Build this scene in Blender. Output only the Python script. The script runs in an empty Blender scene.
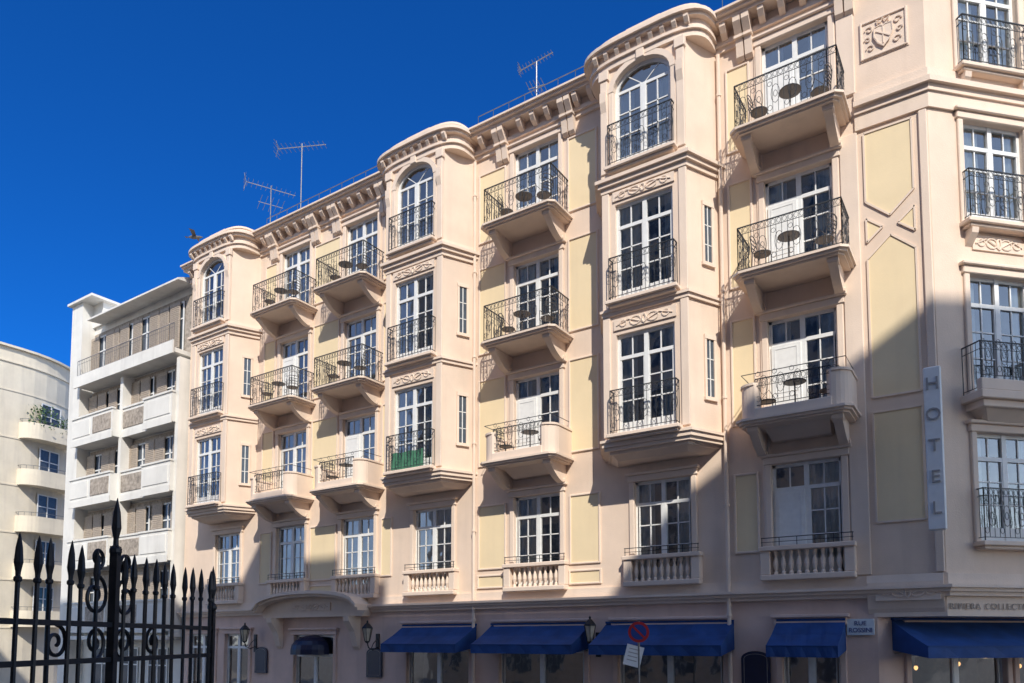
import bpy, bmesh, math, random
from mathutils import Vector, Matrix
random.seed(11)
sc = bpy.context.scene
COL = sc.collection

# ------------------------------------------------------------------ materials
def new_mat(name):
    m = bpy.data.materials.new(name); m.use_nodes = True
    nt = m.node_tree
    return m, nt, nt.nodes["Principled BSDF"]

def plaster(name, col, var=0.10, scale=1.2, bump=0.2, rough=0.9, streak=0.35, dirt=(0.42,0.36,0.31)):
    m, nt, b = new_mat(name)
    N = nt.nodes.new; L = nt.links.new
    geo = N("ShaderNodeNewGeometry")
    n1 = N("ShaderNodeTexNoise"); n1.inputs["Scale"].default_value = scale; n1.inputs["Detail"].default_value = 8; n1.inputs["Roughness"].default_value = 0.6
    L(geo.outputs["Position"], n1.inputs["Vector"])
    mp = N("ShaderNodeMapping"); mp.inputs["Scale"].default_value = (3.6, 3.6, 0.28)
    L(geo.outputs["Position"], mp.inputs["Vector"])
    n2 = N("ShaderNodeTexNoise"); n2.inputs["Scale"].default_value = 1.0; n2.inputs["Detail"].default_value = 6
    L(mp.outputs[0], n2.inputs["Vector"])
    r1 = N("ShaderNodeMapRange"); r1.inputs[1].default_value = .3; r1.inputs[2].default_value = .7
    r1.inputs[3].default_value = 1 - var; r1.inputs[4].default_value = 1 + var * .6
    L(n1.outputs["Fac"], r1.inputs[0])
    mul = N("ShaderNodeVectorMath"); mul.operation = 'SCALE'; mul.inputs[0].default_value = col
    L(r1.outputs[0], mul.inputs["Scale"])
    r2 = N("ShaderNodeMapRange"); r2.inputs[1].default_value = .52; r2.inputs[2].default_value = .8
    r2.inputs[3].default_value = 0; r2.inputs[4].default_value = streak
    L(n2.outputs["Fac"], r2.inputs[0])
    mx = N("ShaderNodeMix"); mx.data_type = 'RGBA'
    L(r2.outputs[0], mx.inputs[0]); L(mul.outputs[0], mx.inputs[6]); mx.inputs[7].default_value = (*dirt, 1)
    L(mx.outputs[2], b.inputs["Base Color"])
    n3 = N("ShaderNodeTexNoise"); n3.inputs["Scale"].default_value = 38; n3.inputs["Detail"].default_value = 4
    L(geo.outputs["Position"], n3.inputs["Vector"])
    bp = N("ShaderNodeBump"); bp.inputs["Strength"].default_value = bump; bp.inputs["Distance"].default_value = 0.02
    L(n3.outputs["Fac"], bp.inputs["Height"]); L(bp.outputs[0], b.inputs["Normal"])
    b.inputs["Roughness"].default_value = rough
    return m

def simple(name, col, rough=0.6, metal=0.0, var=0.12, scale=8, bump=0.0, emit=None):
    m, nt, b = new_mat(name)
    N = nt.nodes.new; L = nt.links.new
    geo = N("ShaderNodeNewGeometry")
    n1 = N("ShaderNodeTexNoise"); n1.inputs["Scale"].default_value = scale; n1.inputs["Detail"].default_value = 5
    L(geo.outputs["Position"], n1.inputs["Vector"])
    r1 = N("ShaderNodeMapRange"); r1.inputs[1].default_value = .3; r1.inputs[2].default_value = .7
    r1.inputs[3].default_value = 1 - var; r1.inputs[4].default_value = 1 + var
    L(n1.outputs["Fac"], r1.inputs[0])
    mul = N("ShaderNodeVectorMath"); mul.operation = 'SCALE'; mul.inputs[0].default_value = col
    L(r1.outputs[0], mul.inputs["Scale"]); L(mul.outputs[0], b.inputs["Base Color"])
    b.inputs["Roughness"].default_value = rough; b.inputs["Metallic"].default_value = metal
    if bump:
        bp = N("ShaderNodeBump"); bp.inputs["Strength"].default_value = bump; bp.inputs["Distance"].default_value = .01
        L(n1.outputs["Fac"], bp.inputs["Height"]); L(bp.outputs[0], b.inputs["Normal"])
    if emit:
        b.inputs["Emission Color"].default_value = (*emit[0], 1); b.inputs["Emission Strength"].default_value = emit[1]
    return m

def glass_mat(name, tint=(0.82, 0.90, 0.92), refl=0.20):
    m = bpy.data.materials.new(name); m.use_nodes = True
    nt = m.node_tree; nt.nodes.clear(); N = nt.nodes.new; L = nt.links.new
    out = N("ShaderNodeOutputMaterial"); mix = N("ShaderNodeMixShader")
    tr = N("ShaderNodeBsdfTransparent"); tr.inputs[0].default_value = (*tint, 1)
    gl = N("ShaderNodeBsdfGlossy"); gl.inputs["Roughness"].default_value = 0.04
    geo = N("ShaderNodeNewGeometry"); ns = N("ShaderNodeTexNoise"); ns.inputs["Scale"].default_value = 1.5
    L(geo.outputs["Position"], ns.inputs["Vector"])
    bp = N("ShaderNodeBump"); bp.inputs["Strength"].default_value = .2; bp.inputs["Distance"].default_value = .05
    L(ns.outputs["Fac"], bp.inputs["Height"]); L(bp.outputs[0], gl.inputs["Normal"])
    fr = N("ShaderNodeFresnel"); fr.inputs[0].default_value = 1.5
    ad = N("ShaderNodeMath"); ad.operation = 'MULTIPLY_ADD'; ad.inputs[1].default_value = 1.5; ad.inputs[2].default_value = refl; ad.use_clamp = True
    L(fr.outputs[0], ad.inputs[0]); L(ad.outputs[0], mix.inputs[0]); L(tr.outputs[0], mix.inputs[1]); L(gl.outputs[0], mix.inputs[2])
    L(mix.outputs[0], out.inputs[0])
    return m

PINK = plaster("plaster_rose_cream", (0.80, 0.635, 0.505), var=.11, scale=.8, streak=.3, dirt=(.56,.45,.36))
TRIM = plaster("plaster_trim", (0.82, 0.665, 0.54), var=.07, streak=.28, dirt=(.56,.45,.36))
YEL = plaster("plaster_pale_yellow", (0.85, 0.69, 0.445), var=.05, bump=.08, streak=.18, dirt=(.62, .49, .34))
GRND = plaster("plaster_ground_floor", (0.74, 0.55, 0.46), var=.12, streak=.35, dirt=(.48,.36,.3))
WHITE = plaster("plaster_white", (0.77, 0.75, 0.70), streak=.35, dirt=(.45, .42, .39))
CREAM = plaster("plaster_cream", (0.76, 0.68, 0.54), streak=.3)
STONE = plaster("stone_cladding", (0.42, 0.36, 0.30), var=.5, scale=7, bump=.6, streak=.3, dirt=(.24, .2, .16))
FRAME = simple("white_window_paint", (0.80, 0.80, 0.78), .45, var=.05)
ROOM = simple("room_sky_tint", (0.12, 0.145, 0.165), .9)  # bluish room colour stands in for sky reflected in the panes
GLASS = glass_mat("window_glass")
CURT = simple("curtain_cloth", (0.82, 0.82, 0.80), .9, var=.1, scale=3)
IRON = simple("black_iron", (0.018, 0.018, 0.020), .45, .3, var=.3, scale=30)
IRON2 = simple("balcony_iron", (0.045, 0.05, 0.056), .5, .3, var=.3, scale=30)
BLUE = simple("awning_blue_canvas", (0.010, 0.055, 0.20), .75, var=.22, scale=2.5, bump=.15)
NAVY = simple("navy_plaque", (0.008, 0.013, 0.045), .35)
WOOD = simple("beige_shutter", (0.44, 0.37, 0.30), .7, var=.2, scale=20)
METAL = simple("grey_metal", (0.22, 0.22, 0.22), .45, .7)
RATTAN = simple("furniture_dark", (0.10, 0.09, 0.085), .5)
LAMPG = simple("lantern_glass", (0.5, 0.45, 0.35), .2)
BULB = simple("warm_bulb", (0.9, 0.6, 0.3), .5, emit=((1.0, .5, .18), 2.5))
SIGNW = simple("sign_white", (0.80, 0.81, 0.80), .4, var=.04)
SIGNR = simple("sign_red", (0.40, 0.02, 0.02), .4, var=.06)
SIGNB = simple("sign_blue", (0.012, 0.045, 0.22), .4, var=.06)
SIGNP = simple("sign_pale_blue", (0.62, 0.69, 0.73), .4, var=.06)
LETG = simple("letter_grey", (0.38, 0.36, 0.35), .5)
LETD = simple("letter_bronze", (0.33, 0.26, 0.21), .5)
ASPH = plaster("asphalt", (0.06, 0.06, 0.06), var=.3, scale=4, streak=.0, bump=.6)
PAVE = plaster("pavement_stone", (0.34, 0.30, 0.25), var=.2, scale=3, streak=0)
GROUND = plaster("ground_far", (0.18, 0.165, 0.145), var=.25, scale=.2, streak=0)
LEAF = simple("leaf_green", (0.075, 0.14, 0.045), .6, var=.5, scale=14)
TOWEL = simple("green_cloth", (0.06, 0.20, 0.12), .9, var=.15, scale=6)
TERRA = simple("terracotta", (0.36, 0.14, 0.07), .8)
OPPO = plaster("plaster_ochre", (0.66, 0.53, 0.40))
ROOFM = simple("zinc_roof", (0.22, 0.22, 0.22), .6)
BIRDM = simple("feather_grey", (0.12, 0.11, 0.10), .8)
DG = simple("slit_window_glass", (0.08,0.10,0.125), .12)

# ------------------------------------------------------------------ mesh builder
class MB:
    def __init__(s):
        s.v = []; s.f = []; s.m = []; s.xf = None
    def add(s, pts, faces, m):
        b = len(s.v)
        if s.xf is not None: pts = [tuple(s.xf @ Vector(p)) for p in pts]
        s.v += [tuple(p) for p in pts]
        for f in faces: s.f.append(tuple(i + b for i in f)); s.m.append(m)
    def box(s, x0, x1, y0, y1, z0, z1, m=0):
        p = [(x0,y0,z0),(x1,y0,z0),(x1,y1,z0),(x0,y1,z0),(x0,y0,z1),(x1,y0,z1),(x1,y1,z1),(x0,y1,z1)]
        s.add(p, [(0,3,2,1),(4,5,6,7),(0,1,5,4),(1,2,6,5),(2,3,7,6),(3,0,4,7)], m)
    def bbox(s, x0, x1, y0, y1, z0, z1, m=0, c=0.015):
        a=[(x0+c,y0),(x1-c,y0),(x1,y0+c),(x1,y1),(x0,y1),(x0,y0+c)]
        i=[(x0+2*c,y0+c),(x1-2*c,y0+c),(x1-c,y0+2*c),(x1-c,y1),(x0+c,y1),(x0+c,y0+2*c)]
        s.loft(a, z0+c, None, z1-c, m, caps=False)
        s.loft(a, z1-c, i, z1, m, caps=False, top=True)
        s.loft(i, z0, a, z0+c, m, caps=False, bot=True)
    def poly(s, pts, m=0):
        s.add(pts, [tuple(range(len(pts)))], m)
    def loft(s, A, zA, B, zB, m=0, caps=True, top=False, bot=False):
        if B is None: B = A
        n = len(A)
        p = [(x, y, zA) for x, y in A] + [(x, y, zB) for x, y in B]
        f = [(i, (i+1) % n, n+(i+1) % n, n+i) for i in range(n)]
        if caps or bot: f.append(tuple(range(n))[::-1])
        if caps or top: f.append(tuple(range(n, 2*n)))
        s.add(p, f, m)
    def prism(s, A, z0, z1, m=0): s.loft(A, z0, None, z1, m)
    def extx(s, prof, x0, x1, m=0):   # prof: (y,z)
        n = len(prof)
        p = [(x0, y, z) for y, z in prof] + [(x1, y, z) for y, z in prof]
        f = [(i, (i+1) % n, n+(i+1) % n, n+i) for i in range(n)] + [tuple(range(n))[::-1], tuple(range(n, 2*n))]
        s.add(p, f, m)
    def exty(s, prof, y0, y1, m=0):   # prof: (x,z)
        n = len(prof)
        p = [(x, y0, z) for x, z in prof] + [(x, y1, z) for x, z in prof]
        f = [(i, (i+1) % n, n+(i+1) % n, n+i) for i in range(n)] + [tuple(range(n))[::-1], tuple(range(n, 2*n))]
        s.add(p, f, m)
    def tube(s, pts, r, n=4, m=0, closed=False):
        pts = [Vector(p) for p in pts]; k = len(pts); P = []
        rs = r if isinstance(r, (list, tuple)) else [r]*k
        for i, p in enumerate(pts):
            if closed: d = pts[(i+1) % k] - pts[i-1]
            else: d = pts[min(i+1, k-1)] - pts[max(i-1, 0)]
            d.normalize()
            up = Vector((0,0,1)) if abs(d.z) < .9 else Vector((0,1,0))
            if closed or k > 2:
                up = Vector((0.31, .95, 0.05)) if abs(d.dot(Vector((0.31,.95,.05)))) < .9 else Vector((1,0,0))
            a = d.cross(up).normalized(); b = d.cross(a).normalized()
            for j in range(n):
                t = 2*math.pi*(j+.5)/n
                P.append(tuple(p + a*math.cos(t)*rs[i] + b*math.sin(t)*rs[i]))
        F = []
        for i in range(k if closed else k-1):
            i2 = (i+1) % k
            for j in range(n):
                j2 = (j+1) % n
                F.append((i*n+j, i*n+j2, i2*n+j2, i2*n+j))
        if not closed:
            F.append(tuple(range(n))[::-1]); F.append(tuple(range((k-1)*n, k*n)))
        s.add(P, F, m)
    def lathe(s, prof, cx=0, cy=0, n=10, m=0):  # prof (r,z)
        P = []; F = []
        for r, z in prof:
            for j in range(n):
                t = 2*math.pi*j/n; P.append((cx+r*math.cos(t), cy+r*math.sin(t), z))
        for i in range(len(prof)-1):
            for j in range(n):
                j2 = (j+1) % n; F.append((i*n+j, i*n+j2, (i+1)*n+j2, (i+1)*n+j))
        F.append(tuple(range(n))[::-1]); F.append(tuple(range((len(prof)-1)*n, len(prof)*n)))
        s.add(P, F, m)
    def ring(s, c, rx, rz, r=.008, n=10, axis='x', m=0, dirv=None):
        d = Vector(dirv) if dirv is not None else Vector((1,0,0))
        c = Vector(c)
        pts = [c + d*rx*math.cos(2*math.pi*i/n) + Vector((0,0,rz*math.sin(2*math.pi*i/n))) for i in range(n)]
        s.tube(pts, r, 4, m, closed=True)
    def mesh(s, name, mats, smooth=False, recalc=True):
        me = bpy.data.meshes.new(name); me.from_pydata(s.v, [], s.f)
        for m in mats: me.materials.append(m)
        me.polygons.foreach_set("material_index", s.m)
        if recalc:
            bm = bmesh.new(); bm.from_mesh(me)
            bmesh.ops.recalc_face_normals(bm, faces=bm.faces); bm.to_mesh(me); bm.free()
        if smooth:
            me.polygons.foreach_set("use_smooth", [True]*len(me.polygons))
        me.update(); return me

def top(name, me, loc, label, cat, group=None, rotz=0):
    o = bpy.data.objects.new(name, me); COL.objects.link(o)
    o.location = loc; o.rotation_euler[2] = rotz
    o["label"] = label; o["category"] = cat
    if group: o["group"] = group
    return o
def struct(name, me, loc=(0,0,0)):
    o = bpy.data.objects.new(name, me); COL.objects.link(o); o.location = loc; o["kind"] = "structure"; return o
def part(name, me, parent, wloc=(0,0,0), rotz=0, local=False, label=None):
    o = bpy.data.objects.new(name, me); COL.objects.link(o); o.parent = parent
    o.location = Vector(wloc) if local else Vector(wloc) - parent.location
    o.rotation_euler[2] = rotz
    if label: o["label"] = label
    return o

def wall_grid(mb, x0, x1, z0, z1, holes, m=0, y=0):
    xs = sorted(set([x0, x1] + [h[0] for h in holes] + [h[1] for h in holes]))
    zs = sorted(set([z0, z1] + [h[2] for h in holes] + [h[3] for h in holes]))
    xs = [x for x in xs if x0 <= x <= x1]; zs = [z for z in zs if z0 <= z <= z1]
    for i in range(len(xs)-1):
        for j in range(len(zs)-1):
            cx = (xs[i]+xs[i+1])/2; cz = (zs[j]+zs[j+1])/2
            if any(h[0] < cx < h[1] and h[2] < cz < h[3] for h in holes): continue
            mb.poly([(xs[i], y, zs[j]), (xs[i+1], y, zs[j]), (xs[i+1], y, zs[j+1]), (xs[i], y, zs[j+1])], m)

# ------------------------------------------------------------------ windows
def ell(a, b, z, t): return (a*math.cos(t), z + b*math.sin(t))
def window_meshes(w, h, surround=True, arch=0.0, cols=2, rows=3, sur_w=.13, room=.5, bottom=.3, trim=None):
    mb = MB(); g = MB(); hw = w/2; hs = h - arch
    D = .2
    mb.poly([(-hw,0,0),(-hw,D,0),(-hw,D,hs),(-hw,0,hs)],0); mb.poly([(hw,0,0),(hw,D,0),(hw,D,hs),(hw,0,hs)],0)
    mb.poly([(-hw,0,0),(hw,0,0),(hw,D,0),(-hw,D,0)],0)
    if arch:
        n = 14; T = [math.pi*i/n for i in range(n+1)]
        for i in range(n):
            a = ell(hw, arch, hs, T[i]); b = ell(hw, arch, hs, T[i+1])
            mb.poly([(a[0],0,a[1]),(b[0],0,b[1]),(b[0],D,b[1]),(a[0],D,a[1])],0)
            ai = ell(hw-.075, arch-.075, hs, T[i]); bi = ell(hw-.075, arch-.075, hs, T[i+1])
            mb.poly([(a[0],.08,a[1]),(b[0],.08,b[1]),(bi[0],.08,bi[1]),(ai[0],.08,ai[1])],1)
            mb.poly([(ai[0],.08,ai[1]),(bi[0],.08,bi[1]),(bi[0],.15,bi[1]),(ai[0],.15,ai[1])],1)
            if surround:
                ao = ell(hw+sur_w, arch+sur_w, hs, T[i]); bo = ell(hw+sur_w, arch+sur_w, hs, T[i+1])
                mb.poly([(a[0],-.06,a[1]),(b[0],-.06,b[1]),(bo[0],-.06,bo[1]),(ao[0],-.06,ao[1])],0)
                mb.poly([(a[0],-.06,a[1]),(b[0],-.06,b[1]),(b[0],.01,b[1]),(a[0],.01,a[1])],0)
                mb.poly([(ao[0],-.06,ao[1]),(bo[0],-.06,bo[1]),(bo[0],.01,bo[1]),(ao[0],.01,ao[1])],0)
        mb.box(-hw+.05, hw-.05, .09,.14, hs-.035, hs+.03, 1)
        for t in (math.pi*.28, math.pi*.72):
            p = ell(hw-.05, arch-.05, hs, t)
            mb.tube([(0,.115,hs),(p[0],.115,p[1])], .014, 4, 1)
        g.poly([(hw*math.cos(t),.115,hs+arch*math.sin(t)) for t in T] + [(-hw,.115,0),(hw,.115,0)], 0)
        fh = hs
        if surround:
            mb.bbox(-.1,.1,-.11,.01,h-.02,h+.26,0)
    else:
        mb.poly([(-hw,0,h),(hw,0,h),(hw,D,h),(-hw,D,h)],0)
        mb.box(-hw, hw, .08,.15, h-.065, h, 1)
        g.poly([(-hw,.115,0),(hw,.115,0),(hw,.115,h),(-hw,.115,h)], 0)
        fh = h
        if surround:
            mb.bbox(-hw-sur_w-.03, hw+sur_w+.03, -.075, .01, h, h+.15, 0)
            mb.bbox(-hw-sur_w-.08, hw+sur_w+.08, -.13, .01, h+.15, h+.22, 0)
    if surround:
        mb.bbox(-hw-sur_w, -hw, -.055, .01, 0, hs, 0); mb.bbox(hw, hw+sur_w, -.055, .01, 0, hs, 0)
    mb.box(-hw, -hw+.065, .08,.15, 0, hs, 1); mb.box(hw-.065, hw, .08,.15, 0, hs, 1)
    mb.box(-hw, hw, .08,.15, 0, .07, 1)
    mb.box(-.05, .05, .07,.145, 0, fh, 1)
    tz = fh*.77 if not arch else fh
    if not arch: mb.box(-hw+.05, hw-.05, .075,.148, tz-.04, tz+.04, 1)
    if bottom: mb.box(-hw+.05, hw-.05, .085,.145, .06, bottom, 1)
    for s_ in (-1, 1):
        lo, hi = (.05, hw-.065)
        for side in (lo, hi): mb.box(s_*side-.024, s_*side+.024, .08,.14, .05, tz, 1)
        for c in range(1, cols):
            x = s_*(lo + (hi-lo)*c/cols); mb.box(x-.013, x+.013, .095,.13, bottom, fh-.05 if not arch else fh, 1)
        for r in range(1, rows+1):
            z = bottom + (tz-bottom)*r/(rows+0.0)
            if r < rows: mb.box(min(s_*lo, s_*hi), max(s_*lo, s_*hi), .095,.13, z-.013, z+.013, 1)
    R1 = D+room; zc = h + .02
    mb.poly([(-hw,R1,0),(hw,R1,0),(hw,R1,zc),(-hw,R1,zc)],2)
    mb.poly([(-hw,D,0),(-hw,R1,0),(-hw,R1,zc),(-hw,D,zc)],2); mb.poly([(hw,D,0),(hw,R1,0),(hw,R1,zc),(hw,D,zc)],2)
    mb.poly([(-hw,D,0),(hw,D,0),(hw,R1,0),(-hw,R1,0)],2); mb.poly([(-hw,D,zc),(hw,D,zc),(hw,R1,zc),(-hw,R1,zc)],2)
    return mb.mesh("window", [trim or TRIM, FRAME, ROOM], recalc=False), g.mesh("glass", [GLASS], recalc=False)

def curtain_mesh(w, h, kind):
    mb = MB(); hw = w/2-.02
    spans = {'both': [(-hw,-hw*.4),(hw*.4,hw)], 'one': [(-hw,-.02)], 'sheer': [(-hw,hw)], 'narrow': [(-hw,-hw*.65),(hw*.65,hw)], 'other': [(.02,hw)], 'half': [(-hw*.98,-hw*.25),(hw*.65,hw)]}[kind]
    for a, b in spans:
        n = max(6, int((b-a)/.035))
        for i in range(n):
            x0 = a+(b-a)*i/n; x1 = a+(b-a)*(i+1)/n
            y0 = .18+.018*math.sin(i*1.9)+.008*math.sin(i*.7); y1 = .18+.018*math.sin((i+1)*1.9)+.008*math.sin((i+1)*.7)
            mb.poly([(x0,y0,.03),(x1,y1,.03),(x1,y1,h-.04),(x0,y0,h-.04)],0)
    return mb.mesh("curtain", [CURT], recalc=False)

WCACHE = {}
def place_window(parent, w, h, loc, rotz=0, arch=0.0, kind=None, surround=True, cols=2, rows=3, bottom=.3, mat=None, label=None, panel=False):
    key = (w, h, arch, surround, cols, rows, bottom, mat.name if mat else None)
    if key not in WCACHE: WCACHE[key] = window_meshes(w, h, surround, arch, cols, rows, bottom=bottom, trim=mat)
    me, gl = WCACHE[key]
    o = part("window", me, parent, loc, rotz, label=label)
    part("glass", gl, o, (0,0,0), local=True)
    if kind:
        ck = ('c', w, h-arch if arch else h, kind)
        if ck not in WCACHE: WCACHE[ck] = curtain_mesh(w, ck[2], kind)
        part("curtain", WCACHE[ck], o, (0,0,0), local=True)
    if panel:
        ck = ('p', w, h)
        if ck not in WCACHE:
            m_ = MB(); hw = w/2; tz = h*.77
            m_.bbox(-hw+.045,-.035,.04,.078,.03,tz-.03,0,.008)
            for (a,b) in [(.12,.62),(.72,tz-.12)]:
                m_.box(-hw+.11,-.1,.032,.041,a,a+.025,0); m_.box(-hw+.11,-.1,.032,.041,b,b+.025,0)
                m_.box(-hw+.11,-hw+.135,.032,.041,a,b,0); m_.box(-.125,-.1,.032,.041,a,b,0)
            WCACHE[ck] = m_.mesh("shutter",[FRAME])
        part("shutter", WCACHE[ck], o, (0,0,0), local=True)
    return o

# ------------------------------------------------------------------ railings
def rail_seg(mb, p0, p1, z0, h, ornate=True, r=.006, sp=.115):
    p0 = Vector((*p0, 0)); p1 = Vector((*p1, 0)); d = p1-p0; L = d.length; d.normalize()
    Z = lambda z: Vector((0,0,z))
    mb.tube([p0+Z(z0+h), p1+Z(z0+h)], .015, 4); mb.tube([p0+Z(z0+.07), p1+Z(z0+.07)], .009, 4)
    mb.tube([p0+Z(z0+h-.15), p1+Z(z0+h-.15)], .007, 4)
    n = max(2, round(L/sp))
    for i in range(n+1):
        q = p0+d*(L*i/n); end = i in (0, n)
        mb.tube([q+Z(z0 if end else z0+.07), q+Z(z0+h)], .011 if end else r, 4)
    for i in range(n):
        q = p0+d*(L*(i+.5)/n)
        if ornate:
            mb.ring(q+Z(z0+h-.075), .04, .055, .005, 8, dirv=d)
            if i % 3 == 1:
                mb.ring(q+Z(z0+.48), .085, .2, .006, 12, dirv=d)
                mb.ring(q+Z(z0+.48), .04, .07, .0055, 8, dirv=d)
            elif i % 3 == 0:
                mb.ring(q+Z(z0+.2), .045, .06, .005, 8, dirv=d)
                mb.ring(q+Z(z0+.72), .045, .05, .005, 8, dirv=d)

PROJ = .98
def bracket_mesh(depth=PROJ-.16, drop=.46, w=.17):
    mb = MB(); prof = [(0,0),(-depth,0),(-depth,-.10)]
    for i in range(9):
        t = i/8; a = t*math.pi/2
        prof.append((-(depth-.1)*math.cos(a)*(1-.12*math.sin(2*a)) - .06*(1-t), -.12-(drop-.12)*math.sin(a)**1.4))
    prof.append((0,-drop))
    mb.extx(prof, -w/2, w/2, 0)
    mb.extx([(-depth-.02,-.002),(-depth-.02,-.08),(-depth+.12,-.125),(-depth+.12,-.002)], -w/2-.02, w/2+.02, 0)
    mb.tube([(-w/2-.025,-.10,-drop+.06),(w/2+.025,-.10,-drop+.06)], .065, 8, 0)
    return mb.mesh("bracket", [TRIM])
BRK = bracket_mesh()

def balcony(parent, cx, z, hw=1.08, proj=PROJ, solid=False):
    key = ('b', hw, proj, solid)
    if key not in WCACHE:
        mb = MB(); c = .12
        def pl(o): return [(-hw-o, .0), (-hw-o, -proj+c-o), (-hw+c-o*.5, -proj-o), (hw-c+o*.5, -proj-o), (hw+o, -proj+c-o), (hw+o, .0)]
        mb.prism(pl(.045), -.05, 0, 0); mb.prism(pl(0), -.10, -.05, 0); mb.prism(pl(-.06), -.14, -.10, 0)
        rl = MB()
        if not solid:
            y = -proj+.07; x = hw-.07
            rail_seg(rl, (-x, y), (x, y), 0, .98); rail_seg(rl, (-x, y), (-x, 0), 0, .98); rail_seg(rl, (x, 0), (x, y), 0, .98)
        else:
            t = .13; H = .70
            mb.bbox(-hw+.02, -hw+.02+t, -proj+.3, 0, 0, H, 0); mb.bbox(hw-.02-t, hw-.02, -proj+.3, 0, 0, H, 0)
            for s_ in (-1, 1):
                pts = []
                for i in range(7):
                    a = math.pi/2*i/6
                    pts.append((s_*(hw-.02-.33*(1-math.sin(a)) ), -proj+.35-.30*(math.cos(a)) ))
                inner = [(s_*(abs(px)-t*.75), py+t*.75) for px, py in pts]
                mb.prism(pts + inner[::-1], 0, H, 0)
                mb.prism([(px+s_*.02, py-.02) for px, py in pts] + inner[::-1], H, H+.05, 0)
            mb.bbox(-hw+.34, hw-.34, -proj+.03, -proj+.15, 0, .2, 0)
            mb.box(-hw, -hw+.04+t, -proj+.32, 0, H, H+.05, 0); mb.box(hw-.04-t, hw, -proj+.32, 0, H, H+.05, 0)
            rail_seg(rl, (-hw+.36, -proj+.09), (hw-.36, -proj+.09), .2, .62)
            rl.tube([(-hw+.08,-.05,.95),(-hw+.08,-proj+.09,.95),(hw-.08,-proj+.09,.95),(hw-.08,-.05,.95)], .010, 4)
        WCACHE[key] = (mb.mesh("balcony", [TRIM]), rl.mesh("railing", [IRON2], recalc=False))
    a, b = WCACHE[key]
    o = part("balcony", a, parent, (cx, 0, z))
    part("railing", b, o, (0,0,0), local=True)
    for s_ in (-1, 1):
        part("bracket", BRK, o, (s_*(hw-.27), 0, -.14), local=True)
    if solid:
        k = 'softit'
        if k not in WCACHE:
            mb = MB(); mb.loft([(-hw+.45,0),(-hw+.45,-proj+.4),(hw-.45,-proj+.4),(hw-.45,0)], -.14, [(-hw+.5,0),(-hw+.5,-.2),(hw-.5,-.2),(hw-.5,0)], -.34, 0)
            WCACHE[k] = mb.mesh("underside_moulding", [TRIM])
        part("underside_moulding", WCACHE[k], o, (0,0,0), local=True)
    return o

# ================================================================== HOTEL
hotel = top("hotel_building", None, (-12, 6, 0), "cream and pale yellow hotel with oriels, iron balconies and blue awnings", "building")
FL = {1: 4.05, 2: 7.2, 3: 10.33, 4: 13.47}
BAL = [-19.3, -16.25, -9.85, -3.3]
ORI = [-22.6, -13.3, -6.45]
XL, XC, XS = -25.2, -.85, 2.4
W, H = 1.38, 2.33
holes = []
for c in BAL:
    for l in (1, 2, 3, 4): holes.append((c-W/2, c+W/2, FL[l]+.03, FL[l]+.03+H))
for c in ORI: holes.append((c-W/2, c+W/2, FL[1]+.03, FL[1]+.03+H))
mb = MB()
wall_grid(mb, XL, XC, 3.5, 16.6, holes, 0)
mb.poly([(XS,3.25,3.5),(XS,12,3.5),(XS,12,16.6),(XS,3.25,16.6)],0)
mb.poly([(XL,0,3.5),(XL,12,3.5),(XL,12,16.6),(XL,0,16.6)],0)
mb.poly([(XL,12,0),(XS,12,0),(XS,12,16.6),(XL,12,16.6)],0)
mb.poly([(XL,0,0),(XL,12,0),(XL,12,3.5),(XL,0,3.5)],0)
part("wall", mb.mesh("wall", [PINK], recalc=False), hotel)
LCH = 3.25*math.sqrt(2)
CWIN = [1.47, 3.25]; CW_W = 1.42
CZ = {1: 4.55, 2: 7.35, 3: 10.83, 4: 14.0}
CHH = {1: 2.12, 2: 2.45, 3: 2.12, 4: 2.12}
mb = MB()
ch = [(u-CW_W/2, u+CW_W/2, CZ[l], CZ[l]+CHH[l]) for u in CWIN for l in CZ]
wall_grid(mb, 0, LCH, 3.5, 16.6, ch, 0)
part("wall", mb.mesh("wall", [PINK], recalc=False), hotel, (XC,0,0), math.radians(45), label="angled corner wall of rose cream plaster")
# ground floor
GO = [(-24.7,-23.2,.9,2.9),(-22.6,-21.3,.9,2.9),(-19.0,-17.2,0.05,2.85),(-14.2,-12.0,.45,3.0),(-11.0,-8.5,.45,3.0),(-7.6,-5.1,.45,3.0),(-3.85,-2.75,.45,3.0)]
mb = MB(); wall_grid(mb, XL, -2.05, 0, 3.5, GO, 0)
part("wall", mb.mesh("wall", [GRND], recalc=False), hotel, label="ground floor wall of rose plaster")
mb = MB(); mb.poly([(XS,4.45,0),(XS,12,0),(XS,12,3.5),(XS,4.45,3.5)],0)
part("wall", mb.mesh("wall", [GRND], recalc=False), hotel, label="ground floor wall of rose plaster")
mb = MB(); wall_grid(mb, 0, 4.45*math.sqrt(2), 0, 3.5, [(.7,2.9,.45,3.0),(3.2,5.6,.45,3.0)], 0)
part("wall", mb.mesh("wall", [GRND], recalc=False), hotel, (-2.05,0,0), math.radians(45), label="shopfront wall under the corner overhang")
for g in GO:
    place_window(hotel, round(g[1]-g[0],2), round(g[3]-g[2],2), ((g[0]+g[1])/2,0,g[2]), surround=True, cols=1, rows=1, bottom=.12, mat=GRND)
for g in [(.7,2.9,.45,3.0),(3.2,5.6,.45,3.0)]:
    u = (g[0]+g[1])/2
    place_window(hotel, round(g[1]-g[0],2), 2.55, (-2.05+u*.7071, u*.7071, .45), math.radians(45), cols=1, rows=1, bottom=.12, mat=GRND)
mb = MB(); mb.prism([(-2.1,-.0),(-.86,-.0),(XS,3.26),(XS,4.5)],3.14,3.5,0)
part("overhang", mb.mesh("overhang",[TRIM]), hotel, (0,-.012,0), label="plain plaster beam under the corner overhang")

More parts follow.
